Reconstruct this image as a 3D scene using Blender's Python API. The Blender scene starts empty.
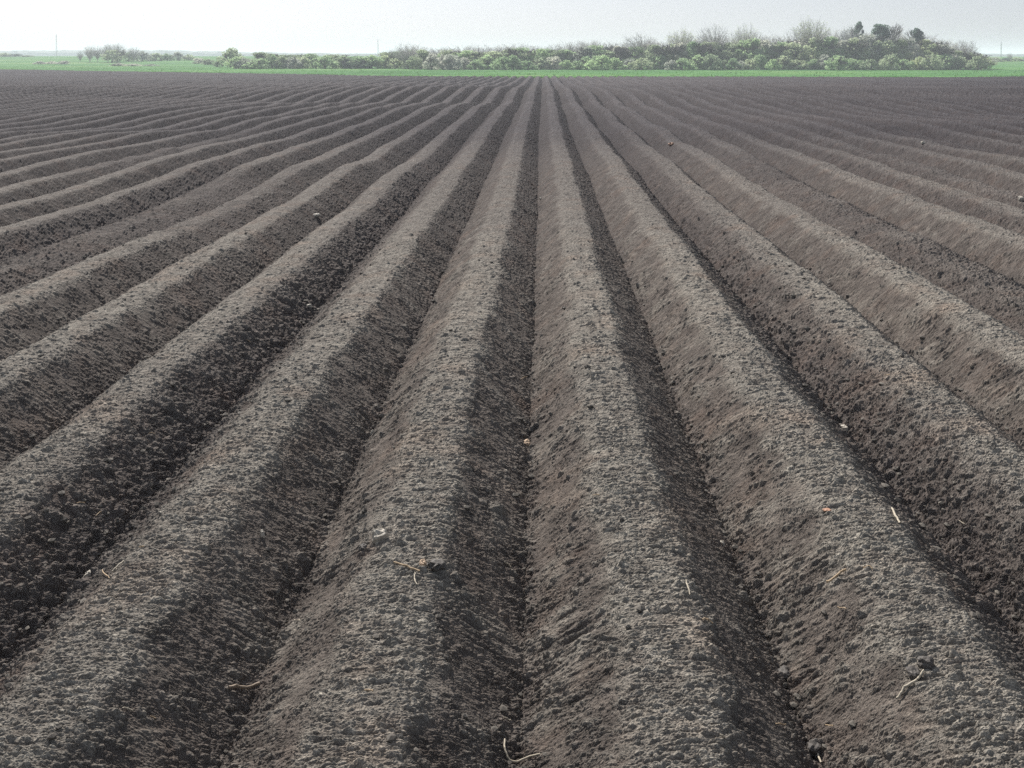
import bpy, math, random
import numpy as np
from mathutils import Vector, Matrix, Euler

R = math.radians
random.seed(7)
RS = np.random.RandomState(11)
sc = bpy.context.scene
col = sc.collection

# ------------------------------------------------------------------ camera
CAM_H, F_PX, PITCH, YAW, ROLL = 1.78, 1025.0, 1.68, 1.73, 0.0
PPY = 86.0                              # the picture is the lower part of an upright frame: its optical centre lies near the horizon
cd = bpy.data.cameras.new('camera')
cd.sensor_width = 36.0
cd.lens = 36.0 * F_PX / 1024.0
cd.shift_y = -(384 - PPY) / 1024.0
cd.clip_start, cd.clip_end = 0.05, 6000
cam = bpy.data.objects.new('camera', cd)
col.objects.link(cam)
cam.location = (0, 0, CAM_H)
cam.rotation_euler = (R(90 - PITCH), 0, R(YAW))
cam.rotation_euler = (Matrix.Rotation(R(YAW), 3, 'Z') @ Matrix.Rotation(R(90 - PITCH), 3, 'X') @ Matrix.Rotation(R(ROLL), 3, 'Z')).to_euler()
sc.camera = cam
CM = cam.rotation_euler.to_matrix()

# ------------------------------------------------------------------ light
SUN_EL, SUN_AZ = 37.0, -25.0          # azimuth from +Y, negative = left
w = bpy.data.worlds.new('World'); sc.world = w; w.use_nodes = True
nt = w.node_tree
sky = nt.nodes.new('ShaderNodeTexSky')
sky.sky_type = 'NISHITA'; sky.sun_disc = False
sky.sun_elevation = R(SUN_EL); sky.sun_rotation = R(SUN_AZ)
sky.air_density = 0.85; sky.dust_density = 1.8; sky.ozone_density = 1.0
gm = nt.nodes.new('ShaderNodeGamma'); gm.inputs[1].default_value = 0.5      # milky, evenly bright spring haze
hs = nt.nodes.new('ShaderNodeHueSaturation'); hs.inputs['Saturation'].default_value = 0.5
tn = nt.nodes.new('ShaderNodeMix'); tn.data_type = 'RGBA'; tn.blend_type = 'MULTIPLY'; tn.inputs[0].default_value = 1.0
tn.inputs[7].default_value = (.88, .93, 1.01, 1)
nt.links.new(sky.outputs[0], gm.inputs[0]); nt.links.new(gm.outputs[0], hs.inputs['Color'])
nt.links.new(hs.outputs[0], tn.inputs[6]); nt.links.new(tn.outputs[2], nt.nodes['Background'].inputs[0])
nt.nodes['Background'].inputs[1].default_value = 0.15
sl = bpy.data.lights.new('sun', 'SUN')
sl.energy = 4.4; sl.angle = R(0.9); sl.color = (1.0, 0.945, 0.88)
so = bpy.data.objects.new('sun', sl); col.objects.link(so)
sd = Vector((math.sin(R(SUN_AZ)) * math.cos(R(SUN_EL)), math.cos(R(SUN_AZ)) * math.cos(R(SUN_EL)), math.sin(R(SUN_EL))))
so.rotation_euler = sd.to_track_quat('Z', 'Y').to_euler()
so.location = sd * 50
vs = sc.view_settings
vs.view_transform = 'Standard'; vs.look = 'None'; vs.gamma = 1.0; vs.use_curve_mapping = False
vs.exposure = 0.98
HAZE_D = 0.0010

# ------------------------------------------------------------------ helpers
def tag(o, label=None, cat=None, group=None, kind=None):
    if label: o['label'] = label
    if cat: o['category'] = cat
    if group: o['group'] = group
    if kind: o['kind'] = kind
    return o

def link(name, me, parent=None, loc=None):
    o = bpy.data.objects.new(name, me); col.objects.link(o)
    if parent: o.parent = parent
    if loc is not None: o.location = loc
    return o

def np_mesh(name, V, F, mat=None, smooth=True, attrs=None):
    """V (n,3), F (m,k) int with constant k"""
    V = np.asarray(V, dtype=np.float32); F = np.asarray(F, dtype=np.int32)
    me = bpy.data.meshes.new(name)
    k = F.shape[1]
    me.vertices.add(len(V)); me.vertices.foreach_set('co', V.ravel())
    me.loops.add(F.size); me.loops.foreach_set('vertex_index', F.ravel())
    me.polygons.add(len(F))
    me.polygons.foreach_set('loop_start', np.arange(0, F.size, k, dtype=np.int32))
    me.update(calc_edges=True)
    me.polygons.foreach_set('use_smooth', np.full(len(F), smooth, dtype=bool))
    if attrs:
        for an, av in attrs.items():
            a = me.attributes.new(an, 'FLOAT', 'POINT')
            a.data.foreach_set('value', np.asarray(av, dtype=np.float32).ravel())
    if mat: me.materials.append(mat)
    me.validate()
    return me

def ray(px, py):
    d = CM @ Vector(((px - 512) / F_PX, -(py - PPY) / F_PX, -1.0))
    return d.normalized()

def at(px, py, Y):
    d = ray(px, py); t = Y / d.y
    return Vector((0, 0, CAM_H)) + d * t

# ------------------------------------------------------------------ numpy noise
def _h(ix, iy, seed):
    h = (ix.astype(np.int64) * 374761393 + iy.astype(np.int64) * 668265263 + seed * 1442695041) & 0xFFFFFFFF
    h = ((h ^ (h >> 13)) * 1274126177) & 0xFFFFFFFF
    h = (h ^ (h >> 16)) & 0xFFFFFFFF
    h = (h * 2246822519) & 0xFFFFFFFF
    return (h ^ (h >> 15)) & 0xFFFFFFFF

def h01(ix, iy, seed):
    return (_h(ix, iy, seed) & 0xFFFFFF).astype(np.float32) / float(0x1000000)

def vnoise(x, y, seed):
    """gradient noise about -1..1"""
    ix = np.floor(x); iy = np.floor(y)
    fx = (x - ix).astype(np.float32); fy = (y - iy).astype(np.float32)
    ix = ix.astype(np.int64); iy = iy.astype(np.int64)
    ux = fx * fx * fx * (fx * (fx * 6 - 15) + 10); uy = fy * fy * fy * (fy * (fy * 6 - 15) + 10)
    def g(dx, dy):
        a = h01(ix + dx, iy + dy, seed) * (2 * np.pi)
        return np.cos(a) * (fx - dx) + np.sin(a) * (fy - dy)
    a, b, c, d = g(0, 0), g(1, 0), g(0, 1), g(1, 1)
    return ((a + (b - a) * ux) * (1 - uy) + (c + (d - c) * ux) * uy) * 1.5

def fbm(x, y, seed, o=3):
    r = 0; a = 1.0
    for i in range(o):
        r = r + a * vnoise(x * 2 ** i + 17.3 * i, y * 2 ** i - 9.1 * i, seed + i); a *= 0.5
    return r

def worley(x, y, seed):
    ix = np.floor(x).astype(np.int64); iy = np.floor(y).astype(np.int64)
    f1 = np.full(x.shape, 9.0, np.float32); f2 = f1.copy(); cid = np.zeros(x.shape, np.float32)
    for dx in (-1, 0, 1):
        for dy in (-1, 0, 1):
            cx = ix + dx; cy = iy + dy
            hh = _h(cx, cy, seed)
            ax = (hh & 0x3FF).astype(np.float32) / 1024; ay = ((hh >> 10) & 0x3FF).astype(np.float32) / 1024
            rr = ((hh >> 20) & 0x3FF).astype(np.float32) / 1024
            d = np.hypot(cx + ax - x, cy + ay - y).astype(np.float32)
            m = d < f1
            f2 = np.where(m, f1, np.minimum(f2, d)); cid = np.where(m, rr, cid); f1 = np.where(m, d, f1)
    return f1, f2, cid

def sstep(a, b, x):
    t = np.clip((x - a) / (b - a), 0, 1); return t * t * (3 - 2 * t)

# ------------------------------------------------------------------ the lie of the land
SP, X0, HR = 0.74, 0.312, 0.235        # ridge spacing, centre of the ridge right of the camera, ridge height

def edge_y(x):                         # where the ploughed field ends
    return 95.0 - 4.0 * sstep(0, 40, x) + 8 * sstep(34, 52, x) + 0.72 * np.maximum(-x - 12, 0) + 1.2 * vnoise(x / 14.0, x * 0 + .5, 91)

def terrain(x, y):
    x = np.asarray(x, float); y = np.asarray(y, float)
    z = 0.16 * np.exp(-((y - 45 - 0.05 * x) / 7.0) ** 2)
    z = z - 0.14 * sstep(48, 66, y) - 0.16 * sstep(60, 95, y)
    a = sstep(6, 16, y) * (1 - sstep(60, 90, y))
    z = z + a * (0.085 * vnoise(y / 6.5, x / 9.0, 5) + 0.050 * vnoise(y / 3.1, x / 4.5, 6))
    # the far land rises again to left and right
    yy = y + 0.0 * x
    rise = 1.75 * sstep(165, 330, yy)
    z = z + rise * (0.55 + 0.45 * sstep(-10, -70, x) + 0.30 * sstep(70, 100, x))
    z = z + sstep(200, 400, y) * 0.35 * vnoise(x / 90.0, y / 120.0, 8)
    return z

# one ridge's cross profile and the arc length along it
_t = np.linspace(-SP / 2, SP / 2, 601)
def _softabs(v, k): return np.sqrt(v * v + k * k)
def _prof(t):
    # left shoulder rounder and set back further than the right one
    l = (-t - 0.115); r = (t - 0.105)
    dl = 0.5 * (l + _softabs(l, 0.035)); dr = 0.5 * (r + _softabs(r, 0.012))
    z = HR - 0.72 * (dl + dr) - 0.32 * t * t
    z = 0.5 * (z + _softabs(z, 0.014))          # small V at the bottom
    return z
_pz = _prof(_t)
_sl = np.gradient(_pz, _t)
_arc = np.concatenate([[0], np.cumsum(np.hypot(np.diff(_t), np.diff(_pz)))]); ARC = _arc[-1]

def surface(x, y, gs=None, detail=True, want_attr=False):
    """position of the soil for nominal (x, y). gs = grid spacing there, for dropping relief the grid cannot carry"""
    x = np.asarray(x, np.float64); y = np.asarray(y, np.float64)
    k = np.floor((x - X0) / SP + 0.5)
    ki = k.astype(np.int64)
    zero = np.zeros_like(ki)
    # gentle wander of every row, same shift for the whole bed of four
    wob = 0.012 * vnoise(y / 1.7, x * 0 + 0.3, 31) + 0.05 * vnoise(y / 14.0, x * 0 + 4.3, 32) * sstep(6, 30, y)
    xs = x - wob
    k = np.floor((xs - X0) / SP + 0.5); ki = k.astype(np.int64)
    t = xs - X0 - k * SP
    # each ridge its own small bulges of width
    tt = t + (1 - (2 * np.abs(t) / SP) ** 3) * (0.017 * vnoise(y / 0.45, k * 7.7 + .5, 33) + 0.020 * vnoise(y / 1.3, k * 2.7 + .5, 35) + 0.009 * vnoise(y / 0.16, k * 3.7 + .5, 34))
    tt = np.clip(tt, -SP / 2, SP / 2)
    pz = np.interp(tt, _t, _pz); sl = np.interp(tt, _t, _sl)
    s = np.interp(tt, _t, _arc) + ki * ARC
    hk = 0.93 + 0.14 * h01(ki, zero, 40) + 0.07 * vnoise(y / 1.9, k * 5.1 + .5, 41) + 0.05 * vnoise(y / .6, k * 9.1 + .5, 42)
    # a few ridges were crushed by a wheel
    flat = np.zeros_like(x)
    for kk, y0, y1, am in ((4, 3.5, 16, .62), (-6, 7.0, 13.0, .75), (-5, 9, 13, .35), (7, 8, 18, .4), (-9, 14, 22, .5), (10, 12, 30, .5)):
        flat = np.maximum(flat, am * (ki == kk) * sstep(y0 - 1.5, y0 + 1, y) * (1 - sstep(y1 - 1, y1 + 2, y)) * np.clip(.85 + .4 * vnoise(y / .8, k, 44), 0, 1))
    base = terrain(x, y)
    # rough furrows between beds of four rows
    g = (xs - X0) / SP + 0.5
    # bed boundary furrows at g = 2 and g = -2 (mod 4)
    gb = (g - 2) / 4.0; gd = (gb - np.floor(gb + .5)) * 4 * SP        # signed metres from that furrow
    rough = np.exp(-(np.maximum(np.abs(gd - 0.0) - 0.05, 0) / 0.10) ** 2)
    side = np.where(gd > 0, 1.0, 0.0)
    outer = np.exp(-((np.abs(gd) - 0.16) / 0.13) ** 2) * np.where(((x > 0) & (gd > 0)) | ((x < 0) & (gd < 0)), .65, .10)
    rough = np.maximum(rough, outer)
    fall = np.exp(-((SP / 2 - np.abs(t)) / 0.045) ** 2) * np.clip(.65 + .6 * vnoise(y / .35, k * 3.3 + .2, 48), .1, 1)   # crumbs rolled into every furrow
    zz = pz * hk * (1 - flat) + 0.06 * flat
    zz = np.maximum(zz, 0.0) + rough * 0.012
    top = sstep(0.19, 0.09, np.abs(tt + 0.005)) * (1 - flat)
    if not detail:
        return x, y, base + zz
    leftf = sstep(-0.10, -0.16, tt); rightf = sstep(0.10, 0.13, tt)
    slope = np.maximum(leftf, rightf)
    d = np.zeros_like(x, dtype=np.float32)
    crumb = np.maximum(np.maximum(rough, flat), .75 * fall).astype(np.float32)
    gsv = np.full_like(x, 0.003) if gs is None else gs
    def lod(size, fn, dst):
        f = sstep(0.55, 1.3, size / gsv)
        m = f > 0.01
        if m.any():
            dst[m] += (fn(m) * f[m]).astype(np.float32)
    dip = fbm(s / 0.09, y / 0.11, 61, 3)
    # lumps
    d += 0.0024 * fbm(s / 0.22, y / 0.30, 51, 3).astype(np.float32)
    d += (0.007 * vnoise(s / 0.20, y / 0.24, 50) * slope).astype(np.float32)
    # skewed coordinate: crust on slopes breaks along lines running down and slightly towards the viewer
    sk = y - 0.22 * (s - ki * ARC - ARC / 2) * np.where(t > 0, 1, -1) * slope
    # ribs dragged down the slopes
    patch = sstep(-0.25, 0.55, fbm(s / 0.28, y / 0.38, 52, 2)) * (0.35 + 0.65 * leftf)
    def ribs(m):
        n = vnoise(s[m] / 0.17, sk[m] / 0.034, 53)
        n2 = vnoise(s[m] / 0.11, sk[m] / 0.017, 54)
        return (0.0070 * (1 - 2 * np.abs(n)) + 0.0055 * n2) * slope[m] * patch[m] * (1 - crumb[m])
    lod(0.024, ribs, d)
    def steps(m):                                # broken crust steps over the tops
        n = vnoise(s[m] / 0.10 + 9, y[m] / 0.020, 55)
        return 0.0045 * (1 - 2 * np.abs(n)) * (1 - slope[m]) * (1 - crumb[m])
    lod(0.016, steps, d)
    # clods in several sizes
    mixn = 0.5 + 0.5 * fbm(s / 0.13, y / 0.18, 57, 2)
    smooth_patch = sstep(0.15, 0.75, mixn + 0.25 * top + crumb)      # 0 on smeared smooth areas
    for i, (cs, cy, am, sd_, thr) in enumerate(((0.0105, 0.0065, 0.0020, 69, 0.0), (0.018, 0.0090, 0.0034, 70, 0.0), (0.026, 0.0165, 0.0052, 71, 0.55), (0.042, 0.027, 0.0085, 72, 0.86), (0.075, 0.050, 0.013, 73, 0.97))):
        def cl(m, cs=cs, cy=cy, am=am, sd_=sd_, thr=thr, i=i):
            cr = crumb[m]
            cyy = cy
            jx = 0.25 * vnoise(s[m] / cs * 1.3, y[m] / cs * 1.3, sd_ + 50)
            f1, f2, cid = worley(s[m] / cs + jx, (sk[m] if i < 3 else y[m]) / cyy + jx, sd_)
            dome = np.clip((f2 - f1) * 1.9, 0, 1) ** 0.6 * np.clip(1.15 - f1, 0, 1)
            th = np.clip(thr - 0.12 * cr * (thr > 0), 0, 1)
            on = sstep(th, th + 0.04 + 0.25 * (thr < .4), cid) if thr > 0 else (0.35 + 0.65 * cid)
            sm = smooth_patch[m]
            return 1.12 * am * dome * on * (0.5 + 0.5 * sm) * (1 + 0.2 * cr)
        lod(cy * 1.0, cl, d)
    # big crumbly lumps in rough furrows
    def lumps(m):
        f1, f2, cid = worley(s[m] / 0.052, y[m] / 0.055, 77)
        dome = np.clip((f2 - f1) * 1.7, 0, 1) ** 0.5 * np.clip(1.1 - f1, 0, 1)
        return crumb[m] * (0.004 * dome * sstep(.30, .80, cid) + 0.009 * fbm(s[m] / .04, y[m] / .04, 78, 2))
    lod(0.05, lumps, d)
    def fine(m):
        return 0.0014 * vnoise(s[m] / 0.006, y[m] / 0.0045, 58) * (0.5 + 0.5 * smooth_patch[m])
    lod(0.006, fine, d)
    # where the grid gets coarse: keep roughness with broader, still real lumps
    for cs, cy, am, g0, g1, sd_ in ((.030, .030, .0060, .006, .012, 81), (.050, .070, .0080, .016, .030, 82), (.080, .14, .008, .040, .08, 83), (.13, .30, .008, .11, .2, 84)):
        wgt = sstep(g0, g1, gsv) * (1 - .6 * sstep(g1 * 2.2, g1 * 5, gsv))
        m = wgt > .01
        if m.any():
            f1, f2, cid = worley(s[m] / cs, y[m] / cy, sd_)
            d[m] += (wgt[m] * am * (np.clip((f2 - f1) * 1.6, 0, 1) * (.3 + .7 * cid) - .25 + .5 * vnoise(s[m] / cs * 1.7, y[m] / cy * 1.7, sd_ + 9))).astype(np.float32)
    nx = -sl * hk * (1 - flat); nl = 1 / np.sqrt(1 + nx * nx)
    X = x + d * nx * nl; Z = base + zz + d * nl
    if want_attr:
        return X, y, Z, d, top, crumb, s, leftf, k, dip
    return X, y, Z

def ground_z(x, y):
    return float(surface(np.array([x]), np.array([y]), detail=False)[2][0])

def hit(px, py, lift=0.0):
    """where the ray through a pixel meets the soil"""
    d = ray(px, py); ts = np.linspace(1.2, 120, 60000) if d.z > -0.2 else np.linspace(1.2, 9, 20000)
    P = np.outer(ts, np.array(d)) + np.array([0, 0, CAM_H])
    z = surface(P[:, 0], P[:, 1], detail=False)[2] + lift
    i = int(np.argmax(P[:, 2] < z))
    return Vector(P[i])

# ------------------------------------------------------------------ materials
def mat(name):
    m = bpy.data.materials.new(name); m.use_nodes = True
    n = m.node_tree.nodes; b = n['Principled BSDF']
    b.inputs['Specular IOR Level'].default_value = 0.25
    return m, n, m.node_tree.links, b

def ramp(n, l, src, stops):
    r = n.new('ShaderNodeValToRGB')
    e = r.color_ramp.elements
    e[0].position, e[0].color = stops[0][0], (*stops[0][1], 1)
    e[1].position, e[1].color = stops[-1][0], (*stops[-1][1], 1)
    for p, c in stops[1:-1]:
        x = e.new(p); x.color = (*c, 1)
    l.new(src, r.inputs[0]); return r.outputs[0]

def noise(n, l, vec, scale, detail=4, rough=0.55):
    t = n.new('ShaderNodeTexNoise'); t.inputs['Scale'].default_value = scale
    t.inputs['Detail'].default_value = detail; t.inputs['Roughness'].default_value = rough
    if vec is not None: l.new(vec, t.inputs['Vector'])
    return t.outputs['Fac']

def mix(n, l, fac, a, b, mode='MIX'):
    m = n.new('ShaderNodeMix'); m.data_type = 'RGBA'; m.blend_type = mode
    for i, v in ((0, fac), (6, a), (7, b)):
        if isinstance(v, (int, float)): m.inputs[i].default_value = v
        elif isinstance(v, tuple): m.inputs[i].default_value = (*v, 1)
        else: l.new(v, m.inputs[i])
    return m.outputs[2]

def mapping(n, l, src, scale):
    mp = n.new('ShaderNodeMapping'); mp.inputs['Scale'].default_value = scale
    l.new(src, mp.inputs['Vector']); return mp.outputs[0]

def soil_material():
    m, n, l, b = mat('soil')
    def attr(a):
        x = n.new('ShaderNodeAttribute'); x.attribute_name = a; return x.outputs['Fac']
    geo = n.new('ShaderNodeNewGeometry'); pos = geo.outputs['Position']
    cr, cru, mo = attr('crust'), attr('crumb'), attr('moist')
    n1 = noise(n, l, mapping(n, l, pos, (1, 1.6, 1)), 9, 5, .6)
    moist = ramp(n, l, n1, [(.30, (.068, .059, .052)), (.5, (.110, .095, .083)), (.70, (.168, .146, .126))])
    n2 = noise(n, l, mapping(n, l, pos, (.8, 2.2, 1)), 55, 5, .65)
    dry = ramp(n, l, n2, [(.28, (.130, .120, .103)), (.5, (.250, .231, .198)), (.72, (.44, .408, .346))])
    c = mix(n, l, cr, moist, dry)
    n3 = noise(n, l, pos, 3.1, 4, .6)
    warm = ramp(n, l, n3, [(.52, (1, 1, 1)), (.72, (1.10, 1.0, .95))])
    c = mix(n, l, 1.0, c, warm, 'MULTIPLY')
    n4 = noise(n, l, pos, 240, 3, .7)
    c = mix(n, l, 1.0, c, ramp(n, l, n4, [(.3, (.55, .55, .57)), (.5, (1, 1, 1)), (.72, (1.65, 1.62, 1.54))]), 'MULTIPLY')
    c = mix(n, l, cru, c, mix(n, l, 1.0, c, (.80, .79, .82), 'MULTIPLY'))
    # big dusty patches across the field
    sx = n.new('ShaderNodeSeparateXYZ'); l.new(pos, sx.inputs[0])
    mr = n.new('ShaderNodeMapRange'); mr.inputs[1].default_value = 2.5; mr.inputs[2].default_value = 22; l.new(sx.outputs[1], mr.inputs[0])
    c = mix(n, l, mr.outputs[0], c, mix(n, l, 1.0, c, (.30, .30, .37), 'MULTIPLY'))      # darker and cooler with distance: clod shade painted into the soil colour
    n5 = noise(n, l, mapping(n, l, pos, (.05, .11, .05)), 1.0, 5, .6)
    c = mix(n, l, 1.0, c, ramp(n, l, n5, [(.35, (.82, .82, .84)), (.55, (1, 1, 1)), (.70, (1.25, 1.22, 1.18))]), 'MULTIPLY')
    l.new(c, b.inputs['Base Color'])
    b.inputs['Roughness'].default_value = 0.95
    b.inputs['Specular IOR Level'].default_value = 0.06
    h1 = noise(n, l, mapping(n, l, pos, (.7, 1.5, 1)), 170, 5, .7)
    h2 = noise(n, l, mapping(n, l, pos, (.6, 1.5, 1)), 22, 4, .65)
    bp = n.new('ShaderNodeBump'); bp.inputs['Strength'].default_value = .9; bp.inputs['Distance'].default_value = .006
    l.new(h1, bp.inputs['Height'])
    bp2 = n.new('ShaderNodeBump'); bp2.inputs['Strength'].default_value = .9; bp2.inputs['Distance'].default_value = .022
    l.new(h2, bp2.inputs['Height']); l.new(bp.outputs[0], bp2.inputs['Normal'])
    l.new(bp2.outputs[0], b.inputs['Normal'])
    return m
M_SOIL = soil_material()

def plain_soil():
    m, n, l, b = mat('bare_soil')
    geo = n.new('ShaderNodeNewGeometry'); pos = geo.outputs['Position']
    c = ramp(n, l, noise(n, l, pos, 2.0, 6, .6), [(.3, (.05, .044, .039)), (.7, (.11, .098, .085))])
    l.new(c, b.inputs['Base Color']); b.inputs['Roughness'].default_value = .9
    return m

def grass_material():
    m, n, l, b = mat('spring_grass')
    geo = n.new('ShaderNodeNewGeometry'); pos = geo.outputs['Position']
    n1 = noise(n, l, mapping(n, l, pos, (.035, .09, 1)), 1.0, 6, .62)
    g = ramp(n, l, n1, [(.30, (.048, .120, .042)), (.48, (.070, .172, .056)), (.60, (.105, .212, .066)), (.74, (.190, .23, .11))])
    n2 = noise(n, l, mapping(n, l, pos, (1.2, .6, 1)), 1.0, 4, .7)
    g = mix(n, l, 1.0, g, ramp(n, l, n2, [(.3, (.75, .80, .75)), (.7, (1.2, 1.15, 1.2))]), 'MULTIPLY')
    a = n.new('ShaderNodeAttribute'); a.attribute_name = 'verge'
    n3 = noise(n, l, mapping(n, l, pos, (.25, .9, 1)), 1.0, 4, .7)
    dryc = ramp(n, l, n3, [(.38, (.070, .062, .045)), (.5, (.22, .24, .10)), (.65, (.42, .40, .27))])
    g = mix(n, l, a.outputs['Fac'], g, dryc)
    b.inputs['Specular IOR Level'].default_value = .02
    l.new(g, b.inputs['Base Color']); b.inputs['Roughness'].default_value = 1
    bp = n.new('ShaderNodeBump'); bp.inputs['Strength'].default_value = .7; bp.inputs['Distance'].default_value = .25
    l.new(n2, bp.inputs['Height']); l.new(bp.outputs[0], b.inputs['Normal'])
    return m

def leaf_material(name, lo, hi):
    m, n, l, b = mat(name)
    geo = n.new('ShaderNodeNewGeometry'); pos = geo.outputs['Position']
    oi = n.new('ShaderNodeObjectInfo')
    n1 = noise(n, l, pos, .9, 3, .7)
    c = ramp(n, l, n1, [(.30, lo), (.70, hi)])
    b.inputs['Specular IOR Level'].default_value = .08
    rr = ramp(n, l, oi.outputs['Random'], [(0, (.70, .76, .74)), (.5, (1, 1, 1)), (1, (1.22, 1.20, 1.16))])
    c = mix(n, l, 1.0, c, rr, 'MULTIPLY')
    l.new(c, b.inputs['Base Color']); b.inputs['Roughness'].default_value = .7
    out = n['Material Output']
    tr = n.new('ShaderNodeBsdfTranslucent'); l.new(c, tr.inputs[0])
    mx = n.new('ShaderNodeMixShader'); mx.inputs[0].default_value = .55
    l.new(b.outputs[0], mx.inputs[1]); l.new(tr.outputs[0], mx.inputs[2]); l.new(mx.outputs[0], out.inputs[0])
    return m

def flat_material(name, a, bcol, scale=60, rough=.7):
    m, n, l, b = mat(name)
    tc = n.new('ShaderNodeTexCoord')
    c = ramp(n, l, noise(n, l, mapping(n, l, tc.outputs['Object'], (1, 1, 1)), scale, 4, .6), [(.3, a), (.7, bcol)])
    l.new(c, b.inputs['Base Color']); b.inputs['Roughness'].default_value = rough
    bp = n.new('ShaderNodeBump'); bp.inputs['Strength'].default_value = .4; bp.inputs['Distance'].default_value = .002
    l.new(noise(n, l, tc.outputs['Object'], scale * 2, 3, .6), bp.inputs['Height']); l.new(bp.outputs[0], b.inputs['Normal'])
    return m

# ------------------------------------------------------------------ ploughed field: one sheet, finer near the viewer
def build_field():
    # rows of the grid: even steps of view angle close by, never more than 0.6 m far off
    vs_ = np.arange(985, 60, -0.52)
    ang = R(PITCH) + np.arctan((vs_ - PPY) / F_PX)
    ang = ang[ang > R(0.3)]
    ys = (CAM_H - 0.08) / np.tan(ang)
    rows = [0.15]
    while rows[-1] + 0.004 < ys[0]: rows.append(rows[-1] + max(0.004, (ys[0] - rows[-1]) * .05 + .002))
    rows += list(ys)
    ys = np.array(rows); ys = ys[ys < 170]
    outl = [ys[0]]
    for a in ys[1:]:
        d = a - outl[-1]
        if d < 1e-4: continue
        m = int(math.ceil(d / 0.6))
        for i in range(1, m + 1): outl.append(outl[-1] + d / m if i < m else a)
    while outl[-1] < 190: outl.append(outl[-1] + 0.6)
    ys = np.array(outl)
    NT = 2200
    t = np.linspace(-0.62, 0.58, NT)
    Y, T = np.meshgrid(ys, t, indexing='ij')
    X = (Y + 1.6) * T
    gs = np.maximum((Y + 1.6) * (t[1] - t[0]), np.gradient(ys)[:, None] * np.ones_like(T) * 0.65)
    Xs, Ys, Zs, d, top, crumb, s, leftf_, k, dip = surface(X.ravel(), Y.ravel(), gs.ravel(), True, True)
    past = Ys - edge_y(X.ravel())
    Zs = Zs - 0.9 * sstep(0.0, 3.0, past) + 0.0
    # dry pale crust: on the tops and wherever a clod stands proud
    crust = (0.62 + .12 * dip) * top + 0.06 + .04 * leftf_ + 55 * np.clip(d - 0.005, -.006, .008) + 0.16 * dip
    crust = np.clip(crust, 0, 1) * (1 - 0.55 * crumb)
    V = np.stack([Xs, Ys, Zs], 1)
    nr, nc = X.shape
    i = np.arange(nr * nc, dtype=np.int32).reshape(nr, nc)
    F = np.stack([i[:-1, :-1], i[:-1, 1:], i[1:, 1:], i[1:, :-1]], -1).reshape(-1, 4)
    keep = past.reshape(nr, nc)[:-1, :-1].ravel() < 6
    F = F[keep]
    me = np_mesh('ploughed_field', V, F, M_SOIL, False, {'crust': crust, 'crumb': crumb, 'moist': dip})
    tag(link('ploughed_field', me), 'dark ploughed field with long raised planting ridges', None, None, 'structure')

def build_surround():
    # soil beside and behind the viewer and beyond the picture's sides, a little lower than the fine sheet
    m = plain_soil()
    xs = np.concatenate([np.linspace(-160, -7.6, 60), np.arange(-7.5, 7.5, 0.05), np.linspace(7.6, 160, 60)])
    ys = np.concatenate([np.linspace(-40, -6, 12), np.arange(-5.5, 9, 0.25), np.linspace(9.5, 92, 90)])
    Y, X = np.meshgrid(ys, xs, indexing='ij')
    z = surface(X.ravel(), Y.ravel(), detail=False)[2].reshape(X.shape)
    near = (np.abs(X) < 7.5)
    z = np.where(near, z - 0.06, terrain(X, Y) - 0.10)
    inside = (X > (Y + 1.6) * -0.61) & (X < (Y + 1.6) * 0.57) & (Y > 0.5)
    z = np.where(inside, z - 0.25, z)
    nr, nc = X.shape
    i = np.arange(nr * nc).reshape(nr, nc)
    F = np.stack([i[:-1, :-1], i[:-1, 1:], i[1:, 1:], i[1:, :-1]], -1).reshape(-1, 4)
    tag(link('ground', np_mesh('ground', np.stack([X.ravel(), Y.ravel(), z.ravel()], 1), F, m)), 'bare soil around the ploughed field', None, None, 'structure')

def build_meadow():
    m = grass_material()
    # rows follow the field's edge so that the verge is sharp
    off = np.concatenate([[-.6, 0, .3, .6, 1.0, 1.5, 2.2, 3], np.arange(4, 70, 1.5), np.linspace(72, 330, 90), np.linspace(345, 2400, 40)])
    xs = np.concatenate([np.linspace(-1900, -260, 40), np.linspace(-255, 255, 360), np.linspace(260, 1900, 40)])
    O, X = np.meshgrid(off, xs, indexing='ij')
    Xc = np.clip(X, -150, 150)
    Y = edge_y(Xc) + O
    z = terrain(X, Y) + 0.10 * sstep(-0.5, 0.8, O) - 0.12 * (1 - sstep(-.6, 0, O)) + 0.05 * vnoise(X / 2.5, Y / 2.0, 88)
    verge = (1 - sstep(0.8, 3.2 + 1.5 * vnoise(X / 7, X * 0 + .5, 89), O)) * np.clip(.55 + .9 * vnoise(X / 9, O * 0 + 2.5, 90), 0, 1)
    # faint dry strips between the far plots
    for yy, wd, am in ((186, 3, .55), (222, 4, .5), (262, 5, .4)):
        verge = np.maximum(verge, .6 * am * np.exp(-((Y - yy - .04 * X) / wd) ** 2) * np.clip(.4 + vnoise(X / 22, X * 0 + yy, 93), 0, 1))
    nr, nc = X.shape
    i = np.arange(nr * nc).reshape(nr, nc)
    F = np.stack([i[:-1, :-1], i[:-1, 1:], i[1:, 1:], i[1:, :-1]], -1).reshape(-1, 4)
    tag(link('meadow', np_mesh('meadow', np.stack([X.ravel(), Y.ravel(), z.ravel()], 1), F, m, True, {'verge': verge.ravel()})),
        'bright green meadow beyond the ploughed field', None, None, 'structure')

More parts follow.
